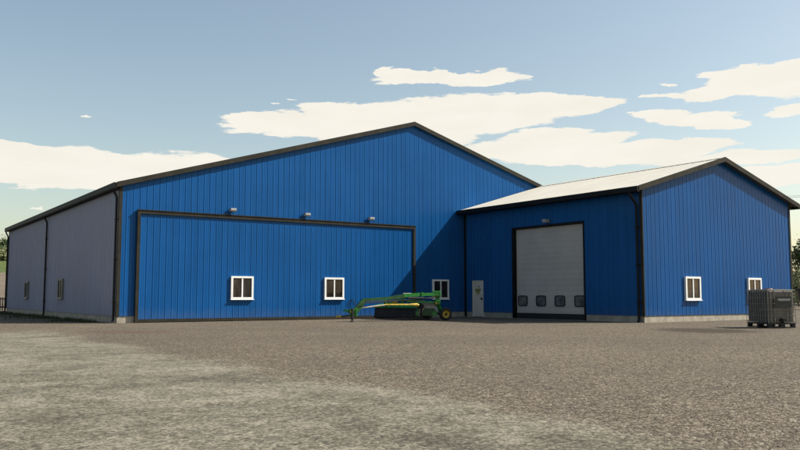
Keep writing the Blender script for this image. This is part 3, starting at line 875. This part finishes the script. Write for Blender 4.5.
# ================================================================ TREES
def tree(name, label, base, h, rx, leafmat, cat='tree', group=None, leaves=5200, trunk_r=.22, crown_lo=.25, lsize=.26, seed=1, clumps=46):
    rnd = random.Random(seed)
    root = thing(name, label, cat, base, group)
    b = Vector(base)
    mb = MB()
    lean = Vector((rnd.uniform(-.3, .3), rnd.uniform(-.3, .3), 0))
    pts = [b + lean * t + Vector((0, 0, -.3 + (h * .8 + .3) * t)) for t in (0, .15, .4, .7, 1)]
    mb.tube(pts, [trunk_r * 1.35, trunk_r, trunk_r * .75, trunk_r * .45, trunk_r * .12], 9)
    cc = b + lean * .6 + Vector((0, 0, h * (crown_lo + (1 - crown_lo) / 2)))
    rz_ = h * (1 - crown_lo) / 2
    cl = []
    for k in range(clumps):
        while True:
            v = Vector((rnd.uniform(-1, 1), rnd.uniform(-1, 1), rnd.uniform(-1, 1)))
            if .25 < v.length < 1: break
        v = v * (.72 + .28 * rnd.random()) * (1 + .25 * mnoise.noise(v * 1.7 + Vector((seed, 0, 0))))
        taper = 1 - .25 * max(0, v.z)
        cl.append((Vector((cc.x + v.x * rx * taper, cc.y + v.y * rx * taper, cc.z + v.z * rz_)), rnd.uniform(.18, .34) * rx))
    for c_, r_ in rnd.sample(cl, min(14, len(cl))):
        t = min(.95, max(.2, (c_.z - b.z) / h * .75)); p0 = b + lean * t + Vector((0, 0, h * .8 * t))
        mb.tube([p0, p0.lerp(c_, .5) + Vector((0, 0, .12 * h * .3)), c_], [trunk_r * .35, trunk_r * .2, trunk_r * .06], 6)
    mb.build('trunk', M['bark'], root)
    lm = MB()
    for k in range(leaves):
        c_, r_ = cl[k % len(cl)]
        v = Vector((rnd.gauss(0, .5), rnd.gauss(0, .5), rnd.gauss(0, .42))) * r_
        p = c_ + v
        n = (v.normalized() + Vector((rnd.gauss(0, .6), rnd.gauss(0, .6), .4 + rnd.gauss(0, .5)))).normalized()
        u = n.orthogonal().normalized(); u = (Matrix.Rotation(rnd.uniform(0, 6.3), 3, n) @ u); w = n.cross(u)
        s = lsize * rnd.uniform(.6, 1.25)
        lm.add([p - u * s * .55, p + w * s * .32, p + u * s * .6, p - w * s * .30 + n * s * .1], [(0, 1, 2, 3)])
    lm.build('crown', leafmat, root)
    return root

def ground_pt(px, d):
    p = at(px, 0, d); return (p.x, p.y, hmap(p.x, p.y))
lt = [(-2, 186, 4.6, 3.6, 'leaf_dark', 'dark green tree tallest on the far left hillside'),
      (8, 190, 4.4, 3.2, 'leaf_mid', 'mid green tree on the far left hillside half behind the shed corner'),
      (3, 176, 2.9, 2.6, 'leaf_pale', 'low pale green bushy tree in front of the far left hillside trees'),
      (-16, 182, 4.4, 3.4, 'leaf_mid', 'broad green tree on the far left hillside at the picture edge'),
      (-32, 188, 5.2, 4.0, 'leaf_dark', 'dark broad tree farthest left along the hillside row')]
for i, (px, d, h, r, mt, lb) in enumerate(lt):
    tree('broadleaf_tree', lb, ground_pt(px, d), h, r, M[mt], 'tree', 'trees on the hillside to the left', 4200, .25, .12, .42, seed=20 + i)
rt = [(814, 98, 8.6, 4.1, 'leaf_dark', 'tall dark tree behind the pale bushes right of the gable'),
      (838, 92, 8.0, 3.8, 'leaf_mid', 'green tree beyond the right picture edge past the dark tree')]
for i, (px, d, h, r, mt, lb) in enumerate(rt):
    tree('broadleaf_tree', lb, ground_pt(px, d), h, r, M[mt], 'tree', 'trees to the right of the annexe', 6500, .28, .12, .30, seed=50 + i, clumps=70)
bs = [(797, 84, 4.3, 1.75, 'pale green feathery bush just right of the gable wall'), (862, 80, 4.0, 1.8, 'pale green bush past the black tub, farther right than the feathery one'), ]
for i, (px, d, h, r, lb) in enumerate(bs):
    tree('tall_bush', lb, ground_pt(px, d), h, r, M['leaf_pale'], 'bush', 'pale bushes to the right of the annexe', 5200, .07, .0, .20, seed=80 + i, clumps=60)

# black round tub at the right picture edge
tp = ground_pt(812, 72)
tub = thing('black_tub', 'big black round-bottomed tub before the pale bushes at the right edge', 'tub', tp)
mb = MB()
mb.lathe(tp, (0, 0, 1), [(.02, .001), (.02, .55), (.12, .80), (.5, 1.08), (1.0, 1.25), (1.75, 1.36), (1.82, 1.42), (1.82, 1.34), (1.0, 1.18), (.3, .8), (.2, .001)], 40)
mb.build('bowl', M['tub'], tub)
mb = MB(); mb.lathe(tp, (0, 0, 1), [(1.70, 1.36), (1.72, 1.45), (1.84, 1.45), (1.845, 1.33)], 40); mb.build('rim', M['rubber'], tub)

# overhead wires to the right
pw = thing('power_line', 'thin overhead power wires in the sky right of the annexe roof', 'power line', ground_pt(900, 120))
pb = Vector(ground_pt(900, 120)); pe = Vector(ground_pt(640, 190))
mb = MB(); mb.tube([pb + UP * -.5, pb + UP * 8, pb + UP * 17.2], [.17, .14, .11], 10); mb.beam(pb + UP * 16.3 + FH * 1.0, pb + UP * 16.3 - FH * 1.0, .12, .14); mb.build('pole', M['bark'], pw)
mb = MB(); mb.tube([pe + UP * -.5, pe + UP * 12, pe + UP * 24.5], [.17, .14, .11], 10); mb.beam(pe + UP * 24 + FH * 1.0, pe + UP * 24 - FH * 1.0, .12, .14); mb.build('pole', M['bark'], pw)
for s in (-.9, .9):
    mb = MB(); a, b_ = pb + UP * (16.45 + .25 * s) + FH * s, pe + UP * (24.15 + .25 * s) + FH * s
    mb.tube([a.lerp(b_, t / 16) - UP * 3.2 * (1 - (2 * t / 16 - 1) ** 2) * .4 for t in range(17)], .022, 5); mb.build('wire', M['wire'], pw)

# ================================================================ LIGHT AND SKY
SUN = Vector((.94, -.52, 1.0)).normalized()           # towards the sun
el = math.asin(SUN.z); az = math.atan2(SUN.x, SUN.y)  # azimuth from +Y towards +X
sd = bpy.data.lights.new('sun', 'SUN'); sd.energy = 5.0; sd.angle = math.radians(.5); sd.color = (1, .955, .88)
so = bpy.data.objects.new('sun', sd); C.objects.link(so); so.location = (30, -30, 40)
so.rotation_euler = SUN.to_track_quat('Z', 'Y').to_euler()

w = bpy.data.worlds.new('World'); scene.world = w; w.use_nodes = True
nt = w.node_tree
for n in list(nt.nodes): nt.nodes.remove(n)
out = nd(nt, 'ShaderNodeOutputWorld')
sky = nd(nt, 'ShaderNodeTexSky'); sky.sky_type = 'NISHITA'; sky.sun_disc = False
sky.sun_elevation = el; sky.sun_rotation = az
sky.altitude = 200; sky.air_density = 1.1; sky.dust_density = 1.9; sky.ozone_density = 1.2
bg = nd(nt, 'ShaderNodeBackground'); bg.inputs[1].default_value = .099
nt.links.new(mix_c(nt, 1.0, sky.outputs[0], (1.24, 1.13, .95), 'MULTIPLY'), bg.inputs[0])
bgc = nd(nt, 'ShaderNodeBackground')
gen = nd(nt, 'ShaderNodeTexCoord').outputs['Generated']
sp = nd(nt, 'ShaderNodeSeparateXYZ'); nt.links.new(gen, sp.inputs[0])
AZ = math_n(nt, 'ARCTAN2', sp.outputs[0], sp.outputs[1]); EL = math_n(nt, 'ARCSINE', sp.outputs[2])
cv = nd(nt, 'ShaderNodeCombineXYZ'); nt.links.new(AZ, cv.inputs[0]); nt.links.new(math_n(nt, 'MULTIPLY', EL, 4.2), cv.inputs[1])
cvo = cv.outputs[0]
nA = noise_n(nt, cvo, 9, 6, .62); nB = noise_n(nt, scaled(nt, cvo, (1, 1, 1)), 22, 6, .65)
mp = nd(nt, 'ShaderNodeMapping'); mp.inputs['Location'].default_value = (7.3, 3.1, 0); nt.links.new(cvo, mp.inputs['Vector'])
nC = noise_n(nt, mp.outputs[0], 11, 6, .62)
azw = math_n(nt, 'ADD', AZ, math_n(nt, 'MULTIPLY', math_n(nt, 'SUBTRACT', nA, .5), .13))
elw = math_n(nt, 'ADD', EL, math_n(nt, 'MULTIPLY', math_n(nt, 'SUBTRACT', nC, .5), .030))
def dirn(px, py):
    fw = Vector((FH.x * math.cos(PITCH), FH.y * math.cos(PITCH), math.sin(PITCH))); up = RT.cross(fw)
    v = (fw + RT * ((px - 400) / F) - up * ((py - 225) / F)).normalized()
    return math.atan2(v.x, v.y), math.asin(v.z)
clouds = [(60, 163, 130, 17), (70, 176, 130, 14), (10, 150, 60, 10), (190, 172, 90, 20), (-40, 158, 90, 16), (130, 183, 140, 12), (100, 168, 70, 16),
          (285, 123, 62, 11), (350, 112, 60, 11), (340, 130, 80, 12), (440, 118, 130, 20), (540, 106, 84, 12), (480, 112, 70, 17), (400, 135, 80, 22),
          (560, 140, 74, 11), (520, 150, 70, 10), (640, 150, 90, 9), (720, 160, 90, 8), (800, 170, 90, 8), (600, 156, 110, 9), (760, 180, 70, 7),
          (430, 77, 60, 8), (480, 79, 50, 9), (398, 73, 30, 5),
          (690, 119, 55, 6.5), (728, 124, 42, 6), (660, 114, 30, 4),
          (672, 97, 34, 3), (715, 92, 40, 7), (760, 79, 52, 16), (800, 78, 60, 20), (740, 74, 36, 9),
          (800, 108, 34, 5.5), (670, 85.5, 6, 1.7), (87, 115.5, 6.5, 1.6), (270, 106, 5, 1), (293, 101, 5, 1),
          (44, 209, 7, 1.6), (-90, 130, 60, 10), (-150, 215, 120, 22), (-330, 200, 160, 26), (-300, 262, 200, 12), (-560, 180, 190, 30), (-640, 240, 260, 16), (900, 120, 70, 16), (930, 170, 90, 14)]  # clouds left of view are unseen, added to whiten the side wall's reflection
dens = None
for (cx, cy, rx, ry) in clouds:
    a0, e0 = dirn(cx, cy); a1, _ = dirn(cx + rx, cy); _, e1 = dirn(cx, cy - ry)
    u = math_n(nt, 'MULTIPLY', math_n(nt, 'SUBTRACT', azw, a0), 1 / (a1 - a0))
    v = math_n(nt, 'MULTIPLY', math_n(nt, 'SUBTRACT', elw, e0), 1 / (e1 - e0))
    dd = math_n(nt, 'SUBTRACT', 1, math_n(nt, 'ADD', math_n(nt, 'MULTIPLY', u, u), math_n(nt, 'MULTIPLY', v, v)))
    dens = dd if dens is None else math_n(nt, 'MAXIMUM', dens, dd)
dens = math_n(nt, 'ADD', dens, math_n(nt, 'MULTIPLY', math_n(nt, 'SUBTRACT', nB, .5), .7))
c1 = smooth(nt, dens, -.03, .22)
# the rest of the sky carries the same streaky cloud
away = math_n(nt, 'MAXIMUM', smooth(nt, math_n(nt, 'ABSOLUTE', math_n(nt, 'SUBTRACT', AZ, YAW)), .62, .8), smooth(nt, EL, .40, .5))
fld = math_n(nt, 'ADD', noise_n(nt, cvo, 2.1, 7, .6), math_n(nt, 'MULTIPLY', smooth(nt, EL, .45, .0), .10))
c2 = math_n(nt, 'MULTIPLY', smooth(nt, fld, .66, .70), away)
cm = math_n(nt, 'MAXIMUM', c1, c2)
cm = math_n(nt, 'MULTIPLY', cm, smooth(nt, EL, -.01, .02))
shade = smooth(nt, nA, .25, .75)
cc_ = mix_c(nt, shade, (.90, .865, .77), (.955, .92, .83))
nt.links.new(cc_, bgc.inputs[0]); bgc.inputs[1].default_value = .66
mx = nd(nt, 'ShaderNodeMixShader'); nt.links.new(cm, mx.inputs[0]); nt.links.new(bg.outputs[0], mx.inputs[1]); nt.links.new(bgc.outputs[0], mx.inputs[2])
nt.links.new(mx.outputs[0], out.inputs[0])

# ================================================================ CAMERA, RENDER SETTINGS
cd = bpy.data.cameras.new('camera'); cam = bpy.data.objects.new('camera', cd); C.objects.link(cam)
cd.sensor_width = 36; cd.sensor_fit = 'HORIZONTAL'; cd.lens = 36 * F / 800
cd.clip_start = .05; cd.clip_end = 6000
cam.location = CAM
cam.rotation_euler = (PI / 2 + PITCH, 0, -YAW)
scene.camera = cam
vs_ = scene.view_settings
scene.display_settings.display_device = 'sRGB'
vs_.view_transform = 'Standard'; vs_.look = 'None'; vs_.exposure = .6; vs_.gamma = 1; vs_.use_curve_mapping = False
scene.render.engine = 'CYCLES'
scene.cycles.max_bounces = 6
